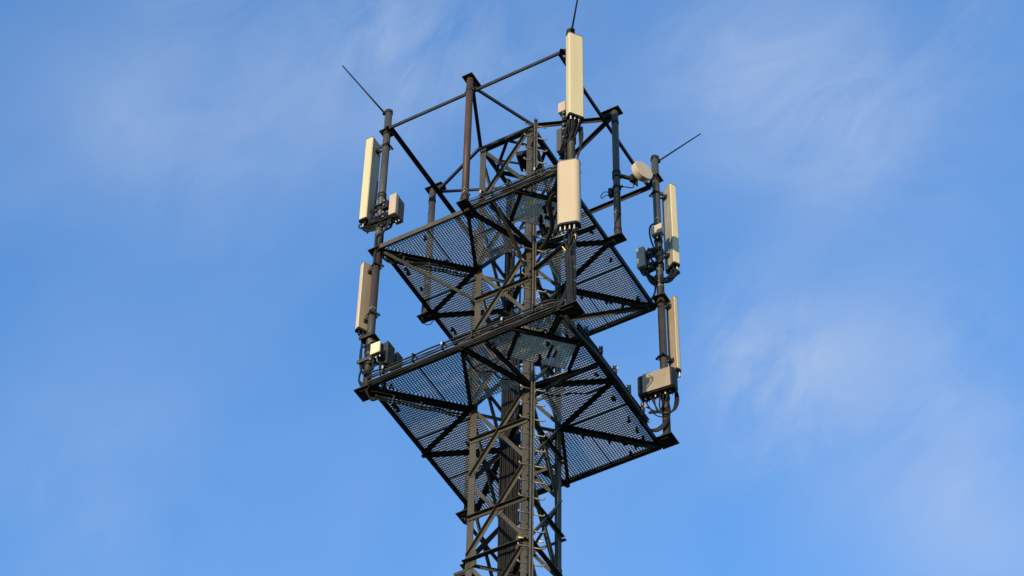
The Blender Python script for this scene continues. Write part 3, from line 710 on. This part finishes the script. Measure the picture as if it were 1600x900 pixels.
for k in range(5):
    a = (PL[0]+.24+random.uniform(-.05, .05), PL[1]+random.uniform(-.08, .08), 4.30)
    ps.append([a, (a[0]-.02, a[1], 4.12), (PL[0]+.11, PL[1]-.02, 3.95)] + pole_run(PL, random.uniform(-80, 20), 3.8, 3.1))
for k in range(3): ps.append([rp(cA1, 4.36, .05, .08), (PL[0]-.16, PL[1]-.10, 4.22+k*.05), (PL[0]-.10, PL[1]-.10, 4.5), (PL[0]-.09, PL[1]-.06, 4.9), (PL[0]-.085, PL[1]-.05, 5.4-k*.1)])
harness('tangle of black jumpers under the tall cream antenna and beige box, upper left pole', ps)
ps = []
for k in range(6):
    a = rp(cA2, 1.56, .05, .10)
    ps.append([a, (a[0]+.01, a[1], 1.40), (PL[0]-.15, PL[1]-.02, 1.2), (PL[0]-.11-random.uniform(0, .05), PL[1]-.06, .85), (PL[0]-.10, PL[1]-.05, .5), (PL[0]+.05, PL[1]-.13, .33+random.uniform(-.05, .05)), (PL[0]+.22, PL[1]-.06, .50)])
for k in range(7):
    ps.append(jump((PL[0]+random.uniform(.12, .30), PL[1]+random.uniform(-.15, .1), .78), (PL[0]+random.uniform(.05, .3), PL[1]+random.uniform(-.1, .5), .54), random.uniform(.05, .2)))
for k in range(4):
    ps.append([(PL[0]-.06, PL[1]-.09, .55), (PL[0]-.10, PL[1]-.09, .25), (PL[0]-.02+.02*k, PL[1]-.10, .02), (PL[0]+.08, PL[1]+.05, -.13-.02*k), (PL[0]+.22, PL[1]+.10, -.12), (PL[0]+.30, PL[1]+.05, -.02), (PL[0]+.45, PL[1]-.10, .06)])
harness('black jumpers running down the lower left pole past the small cream box', ps)
ps = []
for k in range(12):
    a = rp(cA3, 4.56, .10, .08)
    ps.append(jump(a, (PN[0]-.2+random.uniform(-.05, .05), PN[1]+random.uniform(0, .2), 4.12), random.uniform(.05, .20), (random.uniform(-.05, .05), -.04, 0)))
for k in range(4):
    a = (PN[0]+.16+.02*k, PN[1]-.02, 4.5); ps.append([a, (a[0]+.01, a[1], 4.2), (PN[0]+.15, PN[1]+.02, 3.95), (PN[0]+.08, PN[1]+.05, 3.75), (PN[0]+.06, PN[1]+.06, 3.5)])
for k in range(5): ps.append([(PN[0]-.19+random.uniform(-.05, .05), PN[1]+.05, 5.25), (PN[0]-.17, PN[1]+.02, 5.0), (PN[0]-.13+random.uniform(-.05, .05), PN[1]-.02, 4.75), (PN[0]-.11, PN[1]-.03, 4.3), (PN[0]-.10, PN[1]-.02, 3.9)])
harness('black jumpers with bright plugs below the topmost antenna of the front pole', ps)
ps = []
for k in range(9):
    a = rp(cA4, 1.54, .14, .04); ps.append([a, (a[0], a[1]+.01, 1.42), (PN[0]-.06+.012*k, PN[1]-.10-.004*k, 1.22)] + pole_run(PN, -150+12*k, 1.05, .06, .082))
harness('black jumpers tied down the front pole below the broad peach antenna', ps)
tg = MB(); q0 = V((PN[0]-.10, PN[1]-.10, 1.42)); tg.tube(spline([q0+V((-.02, 0, .05)), q0, q0+V((.03, -.01, -.06)), q0+V((.03, 0, -.09))]), .010, 6)
tg.tube(spline([V((PN[0]+.13, PN[1]-.14, 1.60)), V((PN[0]+.16, PN[1]-.15, 1.50)), V((PN[0]+.10, PN[1]-.14, 1.42))]), .009, 6)
tag(tg.build('earth_wire', 'yellow', None, tuple(q0)), 'short yellow earth wire among the jumpers under the broad peach antenna', 'wire')
ps = []
for k in range(11):
    ps.append(jump((PR[0]-.26+random.uniform(-.05, .05), PR[1]-.08+random.uniform(-.06, .06), 4.32), (PR[0]-.04, PR[1]-.075, 3.98+random.uniform(-.1, .1)), random.uniform(.05, .2)))
for k in range(10):
    a = rp(cA5, 4.34, .08, .06); ps.append(jump(a, (PR[0]+.05, PR[1]-.07, 3.95+random.uniform(-.08, .1)), random.uniform(.08, .22), (.04, -.02, 0)))
for k in range(4): ps.append(jump((PR[0]-.12, PR[1]-.08, 4.7-k*.08), (PR[0]+.1, PR[1]-.08, 4.75-k*.1), random.uniform(.1, .25)))
for k in range(5): ps.append([(PR[0]-.03, PR[1]-.08, 4.0), (PR[0]-.05, PR[1]-.09, 3.8), (PR[0]-.09, PR[1]-.06, 3.62), (PR[0]-.22, PR[1]-.04, 3.47), (PR[0]-.42, PR[1]-.08, 3.42+.02*k)])
for k in range(2): ps.append([(PR[0]-.02, PR[1]-.09, 5.45), (PR[0]-.10, PR[1]-.10, 5.40), (PR[0]-.12, PR[1]-.10, 5.2), (PR[0]-.09, PR[1]-.08, 4.95), (PR[0]-.03, PR[1]-.09, 4.7)])
harness('looped black jumpers around the upper right pole under the grey unit', ps)
ps = []
for k in range(7):
    a = c + V((0, 0, 0)); a = V((PR[0]-.30+.075*k, PR[1]-.22, .82)); ps.append(jump(a, (PR[0]+random.uniform(-.05, .10), PR[1]-.09, .62+random.uniform(-.1, .08)), random.uniform(.06, .26), (0, -.03, 0)))
for k in range(4): ps.append([(PR[0]+.17, PR[1]+.02, 1.66), (PR[0]+.20, PR[1]-.05, 1.2), (PR[0]+.20+.02*k, PR[1]-.04, .85), (PR[0]+.16+.02*k, PR[1]-.05, .60), (PR[0]+.09, PR[1]-.06, .52)])
for k in range(6): ps.append([(PR[0]+.10, PR[1]-.07, .70), (PR[0]+.11, PR[1]-.08, .50), (PR[0]+.03, PR[1]-.12, .30-.02*k), (PR[0]-.12, PR[1]-.13, .20-.015*k), (PR[0]-.26, PR[1]-.16, .22), (PR[0]-.27, PR[1]-.40, .12+.01*k), (PR[0]-.19, PR[1]-.75, .08)])
harness('black cable loops under the wide tan box on the lower right pole', ps, .0125)
b = MB(); b.bar((PR[0]-.02, PR[1]-.06, .62), (1.78, PR[1]-.34, .40), .045, .035); tag(b.build('pole_brace', 'steel_dark', None, (1.78, PR[1]-.34, .40)), 'short dark brace from the lower right pole to the platform edge', 'brace')
y_ = MB(); q0 = V((1.74, .98, .22)); y_.tube(spline([q0+V((0, 0, -.10)), q0, q0+V((.03, .03, .05)), q0+V((.06, .06, .11))]), .017, 7); tag(y_.build('cable_end', 'yellow', None, tuple(q0)), 'yellow cable end sticking up from the platform edge by the wide tan box', 'cable')

# ------------------------------------------------------------------ cables along the platform edges
def edge_bundle(label, a, b, n_out, z, cnt, r, posts, ends=None, up_=True):
    a, b = V((*a, z)), V((*b, z)); n_ = V((*n_out, 0)); t = thing('edge_cables', label, 'cables', tuple(a), 'cable bundles along the platform edges')
    m_ = 12
    for k in range(cnt):
        o_ = n_*(.045+.026*(k % 2)) + V((0, 0, .031*k-.10))
        pts = [a+(b-a)*(i/m_)+o_+V((random.uniform(-.006, .006), random.uniform(-.006, .006), random.uniform(-.010, .008))) for i in range(m_+1)]
        if ends: pts = [V(e)+o_*.5 for e in ends[0]] + pts + [V(e)+o_*.5 for e in ends[1]]
        MB().tube(spline(pts, 3), r*(1 if k not in (1, 5) else .55), 7).build('cable', 'cable' if k not in (1, 5) else 'rru_charcoal', t)  # thin pair coloured lighter than the black cables to look like sunlit lines
    for k in range(posts):
        p = a+(b-a)*((k+.5)/posts); d_ = (b-a).normalized()
        m = MB(); m.bar(p+n_*.10-V((0, 0, .05)), p+n_*.10+V((0, 0, .13)), .022, .04, n_); m.bar(p-V((0, 0, .03)), p+n_*.11-V((0, 0, .03)), .03, .014); m.bar(p+d_*.02+V((0, 0, .105)), p+d_*.02+n_*.11+V((0, 0, .105)), .025, .014)
        m.cyl(p+n_*.06+V((0, 0, .08)), p+n_*.06+V((0, 0, .16)), .010, 6); m.build('cable_clamp', 'steel_dark', t)
        if k % 2 == 0: MB().box(p+n_*.125+V((0, 0, .07)), .03, .012, .07, R(-90)).build('saddle', 'connector', t)
    return t
edge_bundle('bundle of cables clamped along the front edge of the lower platform', (-1.70, -1.78), (1.62, -1.78), (0, -1), .04, 8, .0145, 6, (((-1.8, -1.70, .30), (-1.76, -1.75, .12)), ((1.78, -1.72, .14), (1.86, -1.68, .4))))
edge_bundle('bundle of cables along the near half of the upper platform front edge', (.05, -1.78), (1.62, -1.78), (0, -1), 3.50, 6, .014, 3, (((-.05, -1.6, 3.40), (.0, -1.75, 3.44)), ((1.80, -1.75, 3.5), (1.87, -1.70, 3.8))))
edge_bundle('bundle of cables clamped along the right edge of the lower platform', (1.78, -1.30), (1.78, 1.15), (1, 0), .04, 5, .014, 5)
def conduit(label, P_, r, grp='thick grey conduits at the near platform corners'):
    m = MB(); pts = spline(P_, 14); m.tube(pts, r, 12)
    tag(m.build('conduit', 'rail_paint', None, tuple(V(P_[0]))), label, 'conduit', grp)
conduit('thick dark conduit curving along the right edge of the lower platform', [(1.78, -1.62, -.05), (1.79, -1.40, -.13), (1.80, -1.05, -.10), (1.82, -.6, -.06), (1.83, .0, -.05), (1.83, .9, -.05)], .042)
conduit('thick dark conduit curving from the front pole to the tower under the upper platform', [(1.66, -1.52, 3.38), (1.35, -1.35, 3.30), (1.15, -.9, 3.25), (.85, -.62, 3.22), (.60, -.50, 3.20)], .04)
conduit('thick dark conduit curving from the hatch to the tower under the lower platform', [(1.72, -.48, -.10), (1.40, -.50, -.15), (1.05, -.50, -.18), (.75, -.46, -.20), (.56, -.44, -.2)], .038)
# loose black cables slung under the gratings
def sling(label, P_, r=.012):
    m = MB(); m.tube(spline(P_, 8), r, 7); tag(m.build('slung_cable', 'cable', None, tuple(V(P_[0]))), label, 'cable', 'loose cables slung under the platforms')
sling('loose cable looped under the front left of the lower platform', [(-.05, -1.62, -.06), (.02, -1.30, -.16), (.18, -1.15, -.10), (.28, -1.0, -.18), (.42, -.8, -.10), (.52, -.6, -.1)])
sling('loose cable slung under the right side of the lower platform', [(.60, -.42, -.1), (.85, -.25, -.18), (1.1, -.12, -.12), (1.35, -.05, -.18), (1.7, .05, -.06)])
sling('thick loose cable looping from the left pole under the upper platform', [(-1.86, -1.56, 3.46), (-1.72, -1.52, 3.26), (-1.52, -1.40, 3.24), (-1.2, -1.15, 3.30), (-.9, -.9, 3.30), (-.6, -.62, 3.30)], .022)
sling('thin loose cable hanging by the rear post under the left rear platform edge', [(-1.76, -.32, 3.38), (-1.79, -.28, 3.15), (-1.78, -.22, 3.02), (-1.80, -.12, 3.05), (-1.80, .02, 3.18), (-1.75, .1, 3.38)], .008)

def run(label, a, b, z, r_=.016, k=2):
    a, b = V(a), V(b); t = thing('slung_cables', label, 'cables', (a.x, a.y, z), 'cables slung along the corner beams')
    for q in range(k):
        pts = []; n_ = 10
        for i in range(n_+1):
            f = i/n_; sag = -.035*abs(math.sin(f*math.pi*3)) - random.uniform(0, .012)
            d = (b-a).normalized(); s_ = V((-d.y, d.x))*(.05+.035*q)
            p = a+(b-a)*f+s_; pts.append((p.x, p.y, z-.02*q+sag))
        MB().tube(spline(pts, 4), r_, 7).build('cable', 'cable', t)
    for f in (.2, .5, .8):
        p = a+(b-a)*f; m = MB(); m.bar((p.x, p.y, z+.04), (p.x, p.y, z-.09), .03, .03); m.build('hanger', 'steel_dark', t)
run('black cables slung along the left corner beam of the lower platform', (-1.68, -1.66), (-.60, -.58), -.14)
run('black cables slung along the right corner beam of the lower platform', (1.68, 1.62), (.60, .58), -.14)
run('black cables slung along the left corner beam of the upper platform', (-1.68, -1.66), (-.60, -.58), 3.30)
run('black cables slung along the right corner beam of the upper platform', (1.68, 1.62), (.60, .58), 3.30)
for o in sc.objects:
    if '_o' in o: del o['_o']
